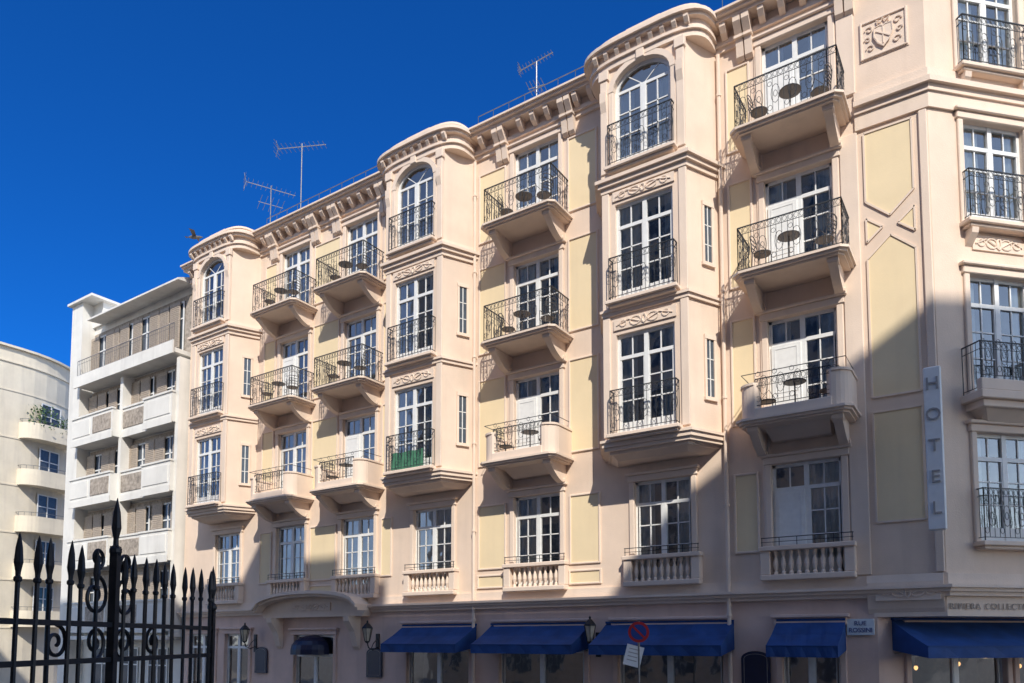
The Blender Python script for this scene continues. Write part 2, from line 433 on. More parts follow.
def foot(o, y2=12.0):
    return [(XL, -o), (XC+o*.414, -o), (XS+o, 3.25-o*.414), (XS+o, y2), (XL, y2)]
mb = MB()
mb.prism(foot(.06,11.9), 16.05, 16.16, 0); mb.prism(foot(.12,11.92), 16.16, 16.28, 0)
mb.prism(foot(.05,11.9), 16.28, 16.50, 0)
mb.prism(foot(.40,11.95), 16.50, 16.58, 0); mb.prism(foot(.48,11.97), 16.58, 16.64, 0); mb.prism(foot(.54,12), 16.64, 16.69, 0)
mb.prism(foot(.18,11.9), 16.69, 16.80, 0)
part("cornice", mb.mesh("cornice", [TRIM]), hotel)
mb = MB()
mb.prism(foot(.10,12.02), 3.52, 3.60, 0); mb.prism(foot(.16,12.04), 3.60, 3.67, 0); mb.prism(foot(.22,12.06), 3.67, 3.73, 0)
mb.prism(foot(.06,12.02), 3.73, 3.95, 0)
part("string_course", mb.mesh("string_course", [TRIM]), hotel)
mb = MB()
def cornerstrip(o, z0, z1, x0=-2.15):
    P = [(x0,.02),(x0,-o),(XC+o*.414,-o),(XS+o,3.25-o*.414),(XS,3.27),(XC,.02)]
    mb.prism(P, z0, z1, 0)
cornerstrip(.09,13.42,13.55); cornerstrip(.17,13.55,13.66); cornerstrip(.06,13.66,13.9)
cornerstrip(.05,13.1,13.42)
part("string_course", mb.mesh("string_course", [TRIM]), hotel)

ml = MB(); ml.extx([(0,.26),(-.37,.26),(-.37,.17),(-.28,.06),(-.14,0),(0,0)], -.065,.065,0)
MOD = ml.mesh("modillion", [TRIM])
lc = MB(); lc.extx([(0,.85),(-.39,.85),(-.39,.72),(-.28,.58),(-.19,.46),(-.15,.25),(-.12,.06),(-.05,0),(0,0)], -.08,.08,0)
lc.extx([(0,.5),(-.24,.5),(-.24,.44),(0,.44)], -.1,.1,0)
LCO = lc.mesh("corbel", [TRIM])
def in_ori(x, pad=1.62): return any(abs(x-c) < pad for c in ORI)
for c in BAL:
    for s_ in (-1.12, -.93, .93, 1.12):
        if not in_ori(c+s_, 1.6): part("corbel", LCO, hotel, (c+s_, 0, 15.65))
x = XL+.3
while x < XC-.1:
    if not in_ori(x) and not any(abs(abs(x-c)-1.02) < .26 for c in BAL): part("modillion", MOD, hotel, (x, 0, 16.24))
    x += .42
for i in range(9):
    u = .3+i*.5; part("modillion", MOD, hotel, (XC+u*.7071, u*.7071, 16.24), math.radians(45))

# oriels
def oplan(o): return [(-1.45-o, 0.0), (-1.0-o*.8, -.9-o), (1.0+o*.8, -.9-o), (1.45+o, 0.0)]
def rplan(hw, d, n=22, e=.5):
    P = []
    for i in range(n+1):
        t = math.pi*i/n; c = math.cos(t); s_ = math.sin(t)
        P.append((hw*math.copysign(abs(c)**e, c), -d*abs(s_)**e))
    return P
OZ = {2: (7.32, 2.35), 3: (10.42, 2.35), 4: (13.62, 2.42)}
AR = .52
def relief(mb, cx, cz, w, h, y, m=0):
    mb.box(cx-w/2, cx+w/2, y-.02, y+.01, cz-h/2, cz+h/2, m)
    for s_ in (-1, 1):
        for k, (rx, rz) in enumerate([(.13,.1),(.08,.07)]):
            mb.ring((cx+s_*w*(.14+.2*k), y-.025, cz), min(rx, w*.12), min(rz, h*.38), .018, 10, m=m)
        mb.tube([(cx+s_*w*.05, y-.025, cz-h*.2), (cx+s_*w*.25, y-.03, cz+h*.25), (cx+s_*w*.45, y-.025, cz-h*.1)], .018, 5, m)
    mb.ring((cx, y-.025, cz), .05, h*.36, .024, 8, m=m)
mb = MB()
fh = [(-.7,.7,OZ[l][0],OZ[l][0]+OZ[l][1]) for l in (2,3,4)]
wall_grid(mb, -1.0, 1.0, 7.15, 16.1, fh, 0, y=-.9)
zt = OZ[4][0]+OZ[4][1]; zs_ = zt-AR
for s_ in (-1, 1):
    n = 8
    for i in range(n):
        t0 = math.pi/2*i/n; t1 = math.pi/2*(i+1)/n
        mb.poly([(s_*.7*math.cos(t0),-.9,zs_+AR*math.sin(t0)),(s_*.7*math.cos(t1),-.9,zs_+AR*math.sin(t1)),
                 (s_*.7*math.cos(t1),-.9,zt+.001),(s_*.7*math.cos(t0),-.9,zt+.001)],0)
for s_ in (-1, 1):
    mb.poly([(s_*1.0,-.9,7.15),(s_*1.45,0,7.15),(s_*1.45,0,16.1),(s_*1.0,-.9,16.1)],0)
part_o = mb
mo = MB()
mo.prism(oplan(.07), 7.07, 7.17, 0); mo.prism(oplan(.11), 7.17, 7.23, 0); mo.prism(oplan(.02), 6.99, 7.07, 0)
mo.prism(oplan(-.08), 6.92, 6.99, 0)
mo.loft([(-1.12,0),(-.84,-.56),(.84,-.56),(1.12,0)], 6.82, oplan(-.14), 6.92, 0)
mo.prism(oplan(.05), 10.13, 10.22, 0); mo.prism(oplan(.09), 10.22, 10.28, 0)
mo.prism(oplan(.05), 13.1, 13.22, 0); mo.prism(oplan(.11), 13.22, 13.32, 0); mo.prism(oplan(.17), 13.32, 13.40, 0); mo.prism(oplan(.04), 13.40, 13.55, 0)
for s_ in (-1, 1):
    a, b = sorted((s_*.84, s_*1.03))
    mo.bbox(a, b, -.97, -.89, 13.56, 15.85, 0); mo.bbox(a-.03, b+.03, -1.0, -.89, 15.85, 16.1, 0)
    mo.bbox(a, b, -.935, -.89, 7.3, 10.13, 0); mo.bbox(a, b, -.935, -.89, 10.3, 13.1, 0)
mo.prism(rplan(1.48,.97), 16.1, 16.24, 0); mo.prism(rplan(1.53,1.02), 16.24, 16.31, 0)
mo.prism(rplan(1.49,.98), 16.31, 16.48, 0)
mo.prism(rplan(1.58,1.1), 16.48, 16.55, 0); mo.prism(rplan(1.64,1.17), 16.55, 16.63, 0)
mo.prism(rplan(1.40,.9), 16.63, 16.84, 0); mo.prism(rplan(1.43,.93), 16.84, 16.90, 0)
mo.bbox(-.45,.45,-.8,-.2,16.90,17.06,0,.03)
for i in range(9):
    xx = -1.12+i*.28; mo.extx([(-.94,16.48),(-1.07,16.48),(-1.07,16.43),(-1.0,16.33),(-.94,16.31)], xx-.05, xx+.05, 0)
relief(mo, 0, 9.9, 1.5, .26, -.915); relief(mo, 0, 12.96, 1.5, .22, -.915)
for s_ in (-1, 1):
    mo.extx([(-.89,15.55),(-1.03,15.55),(-1.03,15.3),(-.95,15.0),(-.89,14.95)], min(s_*.86,s_*1.01), max(s_*.86,s_*1.01), 0)
OM1 = part_o.mesh("oriel_bay", [PINK], recalc=False); OM2 = mo.mesh("oriel_moulding", [TRIM])
ss = MB(); ss.box(-.17,-.11,-.04,.01,0,1.3,0); ss.box(.11,.17,-.04,.01,0,1.3,0); ss.box(-.17,.17,-.05,.01,1.3,1.4,0); ss.box(-.19,.19,-.06,.01,-.08,0,0)
ss.box(-.11,.11,-.012,-.004,0,1.3,1); ss.box(-.012,.012,-.022,-.012,0,1.3,2); ss.box(-.11,.11,-.022,-.012,.4,.42,2); ss.box(-.11,.11,-.022,-.012,.85,.87,2)
SSM = ss.mesh("narrow_window", [TRIM, DG, FRAME])
rb = MB(); rail_seg(rb, (-.78,-.2),(.78,-.2),0,1.0); rail_seg(rb, (-.78,-.2),(-.78,0),0,1.0,ornate=False); rail_seg(rb,(.78,0),(.78,-.2),0,1.0,ornate=False)
RBM = rb.mesh("railing", [IRON2], recalc=False)
sl = MB(); sl.bbox(-.86,.86,-.26,.01,-.09,0,0); sl.bbox(-.8,.8,-.2,.01,-.15,-.09,0)
SLM = sl.mesh("sill", [TRIM])
okinds = {(-22.6,2):'both',(-22.6,3):'sheer',(-22.6,4):'narrow',(-13.3,2):'both',(-13.3,3):'half',(-13.3,4):'both',(-6.45,2):'both',(-6.45,3):'half',(-6.45,4):'both'}
for c in ORI:
    ob = part("oriel_bay", OM1, hotel, (c,0,0)); part("moulding", OM2, ob, (0,0,0), local=True)
    ang = math.atan2(.9, .45)
    for z in (8.0, 11.05):
        part("narrow_window", SSM, ob, (1.0+.45*.62, -.9+.9*.62, z), ang, local=True)
    for l in (2,3,4):
        z, h = OZ[l]
        w = place_window(hotel, 1.4, h, (c,-.9,z), arch=AR if l == 4 else 0, kind=okinds[(c,l)], surround=(l==4))
        part("sill", SLM, w, (0,0,.0), local=True); part("railing", RBM, w, (0,0,0), local=True)
ck = ['both','both','one','half','both','other','sheer','sheer']
for c in BAL:
    for l in (1,2,3,4):
        k = random.choice(ck); pn = random.random() < .25 and l > 1
        if c == -3.3: k = 'other' if l == 1 else 'both'; pn = True
        place_window(hotel, W, H, (c,0,FL[l]+.03), kind=k, panel=pn)
for c in ORI: place_window(hotel, W, H, (c,0,FL[1]+.03), kind=random.choice(ck))
for u in CWIN:
    for l in CZ:
        w = place_window(hotel, CW_W, CHH[l], (XC+u*.7071, u*.7071, CZ[l]), math.radians(45), kind='narrow' if l<3 else random.choice(['both','half']))
        if l != 2: part("sill", SLM, w, (0,0,0), local=True); part("railing", RBM, w, (0,0,0), local=True)
mb = MB(); mb.bbox(-1.0,1.0,-.5,.01,-.16,0,0); mb.bbox(-.9,.9,-.42,.01,-.30,-.16,0); mb.loft([(-.6,0),(-.5,-.1),(.5,-.1),(.6,0)],-.52,[(-.8,0),(-.77,-.34),(.77,-.34),(.8,0)],-.30,0)
mb.bbox(-.98,.98,-.48,-.37,0,.22,0)
CBM = mb.mesh("balcony",[TRIM])
rb = MB(); rail_seg(rb,(-.93,-.43),(.93,-.43),.22,.72); rail_seg(rb,(-.93,-.43),(-.93,0),0,.94,ornate=False); rail_seg(rb,(.93,0),(.93,-.43),0,.94,ornate=False)
CBR = rb.mesh("railing",[IRON2],recalc=False)
for u in CWIN:
    o = part("balcony", CBM, hotel, (XC+u*.7071, u*.7071, CZ[2]), math.radians(45)); part("railing", CBR, o, (0,0,0), local=True)
mb = MB(); relief(mb,0,0,1.2,.3,-.01); mb.extx([(.0,.2),(-.2,.2),(-.18,.1),(-.05,-.05),(0,-.1)],-.75,-.6,0); mb.extx([(.0,.2),(-.2,.2),(-.18,.1),(-.05,-.05),(0,-.1)],.6,.75,0)
CRM = mb.mesh("carved_relief",[TRIM])
for u in CWIN:
    for l in (3,4): part("carved_relief", CRM, hotel, (XC+u*.7071, u*.7071, CZ[l]-.37), math.radians(45))

for c in BAL:
    for l in (2,3,4): balcony(hotel, c-.03, FL[l], solid=(l==2))
# L1 balustrades
mb = MB()
hw = .92
mb.bbox(-hw,hw,-.24,.01,-.12,.0,0); mb.bbox(-hw,-hw+.2,-.2,.01,0,.5,0); mb.bbox(hw-.2,hw,-.2,.01,0,.5,0); mb.bbox(-hw-.02,hw+.02,-.24,.01,.5,.6,0)
for i in range(9):
    x = -.62+i*.155
    mb.lathe([(.045,0),(.045,.05),(.025,.08),(.055,.2),(.05,.27),(.022,.38),(.04,.43),(.045,.5)], x, -.11, 8, 0)
ri = MB(); ri.tube([(-hw+.02,-.17,.78),(hw-.02,-.17,.78)],.012,4); ri.tube([(-hw+.02,-.17,.69),(hw-.02,-.17,.69)],.008,4)
for i in range(6): x=-hw+.04+(2*hw-.08)*i/5; ri.tube([(x,-.17,.6),(x,-.17,.78)],.009,4)
BM = mb.mesh("balustrade",[TRIM]); BR = ri.mesh("rail",[IRON2])
for c in BAL+ORI:
    o = part("balustrade", BM, hotel, (c,0,4.05)); part("rail", BR, o, (0,0,0), local=True)

# yellow wall panels
PC = {}
def wall_panel(x0, x1, z0, z1):
    k = (round(x1-x0,2), round(z1-z0,2))
    if k not in PC:
        m_ = MB(); w, h = k; w/=2
        m_.box(-w+.05,w-.05,-.012,.01,.05,h-.05,1)
        t=.05
        m_.bbox(-w,-w+t,-.04,.01,0,h,0,.01); m_.bbox(w-t,w,-.04,.01,0,h,0,.01); m_.bbox(-w+t,w-t,-.04,.01,0,t,0,.01); m_.bbox(-w+t,w-t,-.04,.01,h-t,h,0,.01)
        PC[k] = m_.mesh("wall_panel",[TRIM,YEL])
    part("wall_panel", PC[k], hotel, ((x0+x1)/2,0,z0))
gaps = [(-18.42,-17.13),(-15.33,-14.8),(-11.75,-10.76),(-8.94,-8.0),(-20.9,-20.2)]
PZ = [(7.35,9.75),(10.45,12.9),(13.6,15.6),(4.55,6.3)]
for a, b in gaps:
    for (z0,z1) in PZ: wall_panel(a+.04, b-.04, z0, z1)
for (z0,z1) in PZ: wall_panel(-4.8,-4.25,z0,z1)
for a, b in gaps+[(-4.9,-4.25)]:
    if b-a > .9: wall_panel(a+.02,b-.02,4.05,4.42)
mb = MB()
for x0, x1 in [(-2.46,-2.12),(-1.02,-.87)]: mb.bbox(x0,x1,-.05,.01,3.97,13.08,0)
for x0, x1 in [(-2.46,-2.12)]: mb.bbox(x0,x1,-.05,.01,13.92,16.03,0)
for x0,x1 in [(-4.16,-4.0),(-2.62,-2.47)]: mb.bbox(x0,x1,-.03,.01,4.1,16.0,0)
part("pilaster", mb.mesh("pilaster",[TRIM]), hotel)
mb = MB()
x0,x1 = -2.08,-1.06; xc=(x0+x1)/2
def ypan(pts):
    mb.exty(pts,-.014,.01,1)
    n=len(pts)
    for i in range(n):
        a=pts[i]; b=pts[(i+1)%n]; mb.tube([(a[0],-.014,a[1]),(b[0],-.014,b[1])],.026,4,0)
ypan([(x0+.08,13.0),(x1-.08,13.0),(x1-.08,11.55),(xc,11.15),(x0+.08,11.55)])
ypan([(x0+.08,11.2),(xc-.14,10.95),(x0+.08,10.7)]); ypan([(x1-.08,11.2),(x1-.08,10.7),(xc+.14,10.95)])
ypan([(x0+.08,10.35),(xc,10.75),(x1-.08,10.35),(x1-.08,7.5),(x0+.08,7.5)])
ypan([(x0+.08,7.2),(x1-.08,7.2),(x1-.08,5.0),(x0+.08,5.0)])
part("wall_panel", mb.mesh("wall_panel",[TRIM,YEL]), hotel, label="tall pale yellow panel with crossed diamond mouldings")
# square relief with crest-like carving
mb = MB(); mb.box(-.45,.45,-.015,.01,-.42,.42,0)
for a in (-.43,.39): mb.bbox(a,a+.04,-.045,.01,-.4,.41,0,.008)
for a in (-.4,.36): mb.bbox(-.38,.39,-.045,.01,a,a+.04,0,.008)
shd=[(-.16,.18),(-.05,.2),(0,.17),(.05,.2),(.16,.18),(.17,.0),(.1,-.16),(0,-.26),(-.1,-.16),(-.17,.0)]
mb.exty(shd,-.05,.0,0); mb.tube([(x_,-.05,z_) for x_,z_ in shd],.016,4,closed=True)
mb.tube([(-.13,-.055,.1),(.13,-.055,-.1)],.018,4); mb.tube([(0,-.055,.15),(0,-.055,-.2)],.014,4)
for s_ in (-1,1):
    for (a0,b0,r0) in [(.26,.2,.08),(.29,.0,.06),(.24,-.2,.08)]:
        pts=[]
        for i in range(12):
            t=i/11; r1=r0*(1-.7*t); an=math.pi*2.2*t; pts.append((s_*(a0+r1*math.cos(an)),-.03,b0+r1*math.sin(an)))
        mb.tube(pts,.014,4)
mb.tube([(-.1,-.04,.24),(-.12,-.04,.33),(-.04,-.04,.27),(0,-.04,.35),(.04,-.04,.27),(.12,-.04,.33),(.1,-.04,.24)],.016,4)
part("carved_relief", mb.mesh("carved_relief",[TRIM]), hotel, (xc,0,14.95), label="square carved crest relief with scrolls")
mb = MB()
mb.extx([(0,3.95),(-.1,3.95),(-.14,3.8),(-.12,3.55),(-.05,3.3),(0,3.2)],-2.2,-.9,0)
relief(mb,-1.5,3.62,1.1,.34,-.12)
part("corbel", mb.mesh("corbel",[TRIM]), hotel, label="carved corbel under the corner overhang")

def pipe(x, ztop):
    m_ = MB(); m_.tube([(0,-.09,0),(0,-.09,ztop)],.045,8,0)
    for z in [1,3.2,5.6,8,10.4,12.8,15]:
        m_.tube([(0,-.09,z),(0,-.09,z+.06)],.06,8,0); m_.box(-.02,.02,-.09,.01,z,z+.05,0)
    part("drainpipe", m_.mesh("drainpipe",[TRIM]), hotel, (x,0,0))
pipe(-4.93,16.0); pipe(-11.80,16.0)

# entrance canopy: wide and low, curved
mb = MB(); N_=20; prof=[]
for i in range(N_+1):
    t=-1+2*i/N_; prof.append((-17.95+2.35*t, 3.76+.46*math.sqrt(max(0,1-abs(t)**2.4))-.02))
inner=[(x,z-.10) for x,z in prof]
mb.exty(prof+inner[::-1],-.72,.01,0)
mb.exty([(x,z-.10) for x,z in prof]+[(x,z-.18) for x,z in prof][::-1],-.62,.01,0)
mb.exty([(x,z-.17) for x,z in prof]+[(-15.7,3.4),(-20.2,3.4)],-.3,.01,0)
relief(mb,-17.95,3.72,1.8,.24,-.31)
part("canopy", mb.mesh("canopy",[TRIM]), hotel, label="wide low curved stone canopy over the hotel entrance")
for s_ in (-1,1):
    mb = MB(); mb.extx([(0,3.4),(-.5,3.4),(-.47,3.25),(-.25,2.95),(-.1,2.5),(0,2.4)], -.12,.12,0)
    part("bracket", mb.mesh("bracket",[TRIM]), hotel, (-17.95+s_*1.75,0,0))

# awnings
def awning(w, proj=.95, top_=3.08, bot=2.58, val=.22):
    m_ = MB(); hw=w/2; n=14
    sag=lambda i: .02*math.sin(i*math.pi*2/ n*2.5)**2
    for i in range(n):
        xa=-hw+w*i/n; xb=-hw+w*(i+1)/n; sa, sb = sag(i), sag(i+1)
        m_.poly([(xa,-.02,top_),(xb,-.02,top_),(xb,-proj*.5,(top_+bot)/2-.02-sb),(xa,-proj*.5,(top_+bot)/2-.02-sa)])
        m_.poly([(xa,-proj*.5,(top_+bot)/2-.02-sa),(xb,-proj*.5,(top_+bot)/2-.02-sb),(xb,-proj,bot),(xa,-proj,bot)])
        y0=-proj-.02*math.sin(i*2.1); y1=-proj-.02*math.sin((i+1)*2.1)
        m_.poly([(xa,-proj,bot),(xb,-proj,bot),(xb,y1,bot-val),(xa,y0,bot-val)])
    for s_ in (-1,1):
        m_.poly([(s_*hw,-.02,top_),(s_*hw,-proj*.5,(top_+bot)/2-.02),(s_*hw,-proj,bot),(s_*hw,-proj,bot-val),(s_*hw,-.02,bot-val*.4)])
        m_.tube([(s_*(hw-.05),-.02,bot-.15),(s_*(hw-.05),-proj+.02,bot-.02)],.015,4,1)
    m_.tube([(-hw,-proj,bot),(hw,-proj,bot)],.014,5,0)
    m_.box(-hw,hw,-.08,0,top_,top_+.05,0)
    return m_.mesh("awning",[BLUE,METAL],recalc=False)
for a,b in [(-14.35,-11.75),(-11.25,-8.35),(-7.9,-4.85),(-3.95,-2.62)]:
    part("awning", awning(b-a), hotel, ((a+b)/2,0,0))
part("awning", awning(4.9), hotel, (-2.05+2.75*.7071,2.75*.7071,0), math.radians(45))
mb = MB(); n=12; m=5
for i in range(n):
    for j in range(m):
        def P(i,j):
            a=math.pi*i/n; b=math.pi/2*j/m
            return (.7*math.cos(a)*math.cos(b), -.7*math.sin(a)*math.cos(b)-.02, 2.4+.45*math.sin(b))
        mb.poly([P(i,j),P(i+1,j),P(i+1,j+1),P(i,j+1)])
    a0=math.pi*i/n;a1=math.pi*(i+1)/n
    mb.poly([(.7*math.cos(a0),-.7*math.sin(a0)-.02,2.4),(.7*math.cos(a1),-.7*math.sin(a1)-.02,2.4),(.7*math.cos(a1),-.7*math.sin(a1)-.02,2.24),(.7*math.cos(a0),-.7*math.sin(a0)-.02,2.24)])
part("awning", mb.mesh("awning",[NAVY],recalc=False), hotel, (-18.1,0,0), label="small domed navy awning over the entrance door")

# roof rails
for (xa,xb,zz) in [(-20.8,-15,16.8),(-11.7,-8.1,16.8),(-4.8,-1.0,16.8)]:
    mb = MB(); L_=xb-xa; hh=.5
    mb.tube([(0,0,hh),(L_,0,hh)],.012,4); mb.tube([(0,0,hh*.5),(L_,0,hh*.5)],.008,4)
    k=max(2,int(L_/.5))
    for i in range(k+1):
        x=L_*i/k; mb.tube([(x,0,0),(x,0,hh)],.009,4)
    part("roof_railing", mb.mesh("roof_railing",[METAL]), hotel, (xa,-.08,zz))
mb = MB(); mb.bbox(-.8,.8,-.8,.8,0,.8,0); mb.bbox(-.9,.9,-.9,.9,.8,.9,0)
part("roof_hut", mb.mesh("roof_hut",[WHITE]), hotel, (-21.1,1.6,16.78))

def text_mesh(s, size, ext, mat, bold=False, spacing=1.0):
    cu = bpy.data.curves.new("t",'FONT'); cu.body=s; cu.size=size; cu.extrude=ext; cu.align_x='CENTER'; cu.align_y='CENTER'
    cu.space_character=spacing; cu.offset = .004 if bold else 0; cu.resolution_u=3
    ob = bpy.data.objects.new("t",cu); COL.objects.link(ob)
    bpy.context.view_layer.update()
    dg = bpy.context.evaluated_depsgraph_get()
    me = bpy.data.meshes.new_from_object(ob.evaluated_get(dg)); bpy.data.objects.remove(ob)
    me.transform(Matrix.Rotation(math.pi/2,4,'X')); me.materials.clear(); me.materials.append(mat)
    return me
def width(me): xs=[v.co.x for v in me.vertices]; return max(xs)-min(xs)
u0 = .03
for wd in ("RIVIERA","COLLECTION"):
    tt = text_mesh(wd, .165, .006, LETD, spacing=1.22); wdt = width(tt); u = u0+wdt/2; u0 += wdt+.11
    part("lettering", tt, hotel, (XC+u*.7071+.015*.7071, u*.7071-.012-.015*.7071, 3.32), math.radians(45), label="thin bronze letters on the beam over the shopfront")

# HOTEL sign
sg = top("hotel_sign", None, (-.93,0,4.7), "tall narrow white projecting sign with grey letters reading HOTEL", "sign")
mb = MB(); mb.bbox(-.145,.145,-.56,-.44,0,3.05,0,.02)
part("panel", mb.mesh("panel",[SIGNW]), sg, (0,0,0), local=True)
for z in (.4,2.6):
    mb = MB(); mb.tube([(0,-.44,z),(0,.02,z)],.025,6)
    part("bracket", mb.mesh("bracket",[METAL]), sg, (0,0,0), local=True)
for i,c in enumerate("HOTEL"):
    part("letter", text_mesh(c,.33,.010,LETG), sg, (0,-.572,2.72-i*.58), local=True)

sp = top("street_name_sign", None, (-2.35,-.0,2.95), "small white and blue street name plate reading RUE ROSSINI", "sign")
mb = MB(); mb.bbox(-.25,.25,-.05,-.02,-.16,.16,0,.006)
part("plate", mb.mesh("plate",[SIGNP]), sp, (0,0,0), local=True)
part("lettering", text_mesh("RUE",.125,.003,SIGNB), sp, (0,-.055,.07), local=True)
part("lettering", text_mesh("ROSSINI",.125,.003,SIGNB,False,.95), sp, (0,-.055,-.065), local=True)

mb = MB(); pts=[]
for i in range(13):
    a=math.pi*i/12; pts.append((.3*math.cos(a),.2+.16*math.sin(a)))
pts += [(-.3,-.5),(.3,-.5)]
mb.exty(pts,-.07,-.02,0)
PLQ = mb.mesh("navy_plaque",[NAVY])
mb = MB()
mb.tube([(x,-.075,z) for x,z in [(.24*math.cos(math.pi*i/8),.2+.1*math.sin(math.pi*i/8)) for i in range(9)]+[(-.24,-.44),(.24,-.44)]],.005,4,closed=True)
PLB = mb.mesh("border",[LETG])
for x in (-4.4,-15.45,-20.6):
    o = top("menu_plaque", PLQ, (x,0,2.1), "dark navy arched plaque fixed to the hotel wall", "plaque", group="navy plaques on the hotel wall")
    part("border", PLB, o, (0,0,0), local=True)

lb = MB()
lb.tube([(0,-.02,-.3),(0,-.18,-.36),(0,-.32,-.3),(0,-.36,-.18)],.014,5); lb.tube([(0,-.02,-.1),(0,-.15,-.2),(0,-.22,-.32)],.01,5); lb.box(-.05,.05,-.03,.0,-.45,0.02,0)
lb.lathe([(.02,-.2),(.06,-.17),(.06,-.15)],0,-.36,6); lb.lathe([(.13,.14),(.12,.17),(.05,.25),(.02,.27),(.025,.3),(.0,.34)],0,-.36,6)
for i in range(6):
    a=2*math.pi*i/6; lb.tube([(.06*math.cos(a),-.36+.06*math.sin(a),-.15),(.12*math.cos(a),-.36+.12*math.sin(a),.15)],.007,4)
LB=lb.mesh("wall_lamp",[IRON])
lg=MB(); lg.lathe([(.052,-.15),(.11,.14)],0,-.36,6); LG=lg.mesh("lamp_glass",[LAMPG])
for x in (-20.95,-15.35,-8.12):
    o=top("wall_lamp",LB,(x,0,2.85),"black iron lantern on a scrolled wall bracket","lamp",group="lanterns on the hotel wall")
    o.scale=(1.25,1.25,1.25)
    part("lamp_glass",LG,o,(0,0,0),local=True)

pm=MB(); pm.lathe([(0.01,.0),(.03,.02),(.04,.05),(.03,.08),(.01,.1)],0,0,10,0)
PB=pm.mesh("bulb",[BULB],smooth=True)
pc=MB(); pc.tube([(0,0,.1),(0,0,.75)],.006,4); pc.lathe([(.03,.09),(.03,.13)],0,0,8)
PCM=pc.mesh("pendant_lamp",[IRON])
def chp(u,d): return (-2.05+u*.7071-d*.7071, u*.7071+d*.7071)
for u,d,z in [(1.2,.45,2.08),(2.3,.55,2.15),(3.7,.45,2.1)]:
    p=chp(u,d); o=top("pendant_lamp",PCM,(p[0],p[1],z),"small lit pendant bulb inside the restaurant window","lamp",group="pendant lamps in the restaurant"); part("bulb",PB,o,(0,0,0),local=True)
for x,z in ((-3.4,2.08),):
    o=top("pendant_lamp",PCM,(x,.45,z),"small lit pendant bulb inside the restaurant window","lamp",group="pendant lamps in the restaurant"); part("bulb",PB,o,(0,0,0),local=True)

# green towel low behind the railing bars
mb=MB(); n=16
for i in range(n):
    for j in range(6):
        def Q(i,j):
            x_=-.62+1.15*i/n; z_=.50-.46*j/6+.015*math.sin(i*.9); return (x_, -.15-.012*math.sin(i*1.3+j*.3), z_)
        mb.poly([Q(i,j),Q(i+1,j),Q(i+1,j+1),Q(i,j+1)])
top("towel",mb.mesh("towel",[TOWEL],smooth=True,recalc=False),(-13.3,-.9,7.32),"muted green cloth behind the bars of a window railing","towel")

# traffic sign on a pole
ts=top("traffic_sign",None,(-6.42,-1.5,0),"round red and blue no parking sign with white panel on pole","sign")
mb=MB(); mb.tube([(0,0,0),(0,0,3.1)],.025,8); part("pole",mb.mesh("pole",[METAL]),ts,(0,0,0),local=True)
mb=MB(); P=[(.22*math.cos(2*math.pi*i/24),.22*math.sin(2*math.pi*i/24)) for i in range(24)]
mb.exty([(x,z+2.86) for x,z in P],-.055,-.035,0)
mb.exty([(x*.74,z*.74+2.86) for x,z in P],-.06,-.054,1)
mb.exty([(-.14,2.97),(-.11,3.0),(.14,2.75),(.11,2.72)],-.064,-.0605,0)
o=part("sign_face",mb.mesh("sign_face",[SIGNR,SIGNB]),ts,(0,0,0),local=True)
o.rotation_euler[2]=math.radians(25)
mb=MB(); mb.exty([(-.18,-.22),(.18,-.22),(.18,.22),(-.18,.22)],-.055,-.035,0)
for z in (.13,.05,-.03,-.11): mb.box(-.12,.09,-.058,-.0555,z,z+.018,1)
o=part("sign_panel",mb.mesh("sign_panel",[SIGNW,LETG]),ts,(-.12,0,2.36),local=True); o.rotation_euler=(0,math.radians(14),math.radians(20))

# balcony furniture
tb=MB(); tb.lathe([(.21,.705),(.225,.71),(.225,.722),(.21,.727)],0,0,18); tb.tube([(0,0,.1),(0,0,.7)],.016,6)
for i in range(3):
    a=2*math.pi*i/3; tb.tube([(0,0,.28),(.12*math.cos(a),.12*math.sin(a),.12),(.2*math.cos(a),.2*math.sin(a),0)],.010,4)
TBM=tb.mesh("bistro_table",[RATTAN])
cb=MB()
cb.lathe([(.17,.43),(.18,.44),(.18,.455),(.16,.46)],0,0,14)
for sx in (-1,1):
    cb.tube([(sx*.16,-.15,0),(sx*.14,-.13,.44)],.010,4); cb.tube([(sx*.17,.17,0),(sx*.14,.15,.44),(sx*.14,.2,.84)],.010,4)
bp=[(.14*math.cos(math.pi*i/8),.2,.82+.08*math.sin(math.pi*i/8)) for i in range(9)]
cb.tube(bp,.010,4)
for k in range(4): cb.tube([(-.14,.175,.52+k*.085),(0,.19,.525+k*.085),(.14,.175,.52+k*.085)],.010,4)
cb.tube([(-.15,.15,.44),(-.22,.0,.62),(-.16,-.14,.44)],.008,4); cb.tube([(.15,.15,.44),(.22,.0,.62),(.16,-.14,.44)],.008,4)
CHM=cb.mesh("bistro_chair",[RATTAN])
for c in BAL:
    for l in (2,3,4):
        if l==2 and c in (-19.3,): continue
        z=FL[l]+.001
        top("bistro_table",TBM,(c+random.uniform(-.15,.1),random.uniform(-.6,-.45),z),"small round dark metal table on a hotel balcony","table",group="bistro tables on balconies")
        top("bistro_chair",CHM,(c-.62,random.uniform(-.6,-.4),z),"dark metal bistro chair on a hotel balcony","chair",group="bistro chairs on balconies",rotz=math.radians(90+random.uniform(-35,35)))
        top("bistro_chair",CHM,(c+.58,random.uniform(-.6,-.4),z),"dark metal bistro chair on a hotel balcony","chair",group="bistro chairs on balconies",rotz=math.radians(-90+random.uniform(-35,35)))

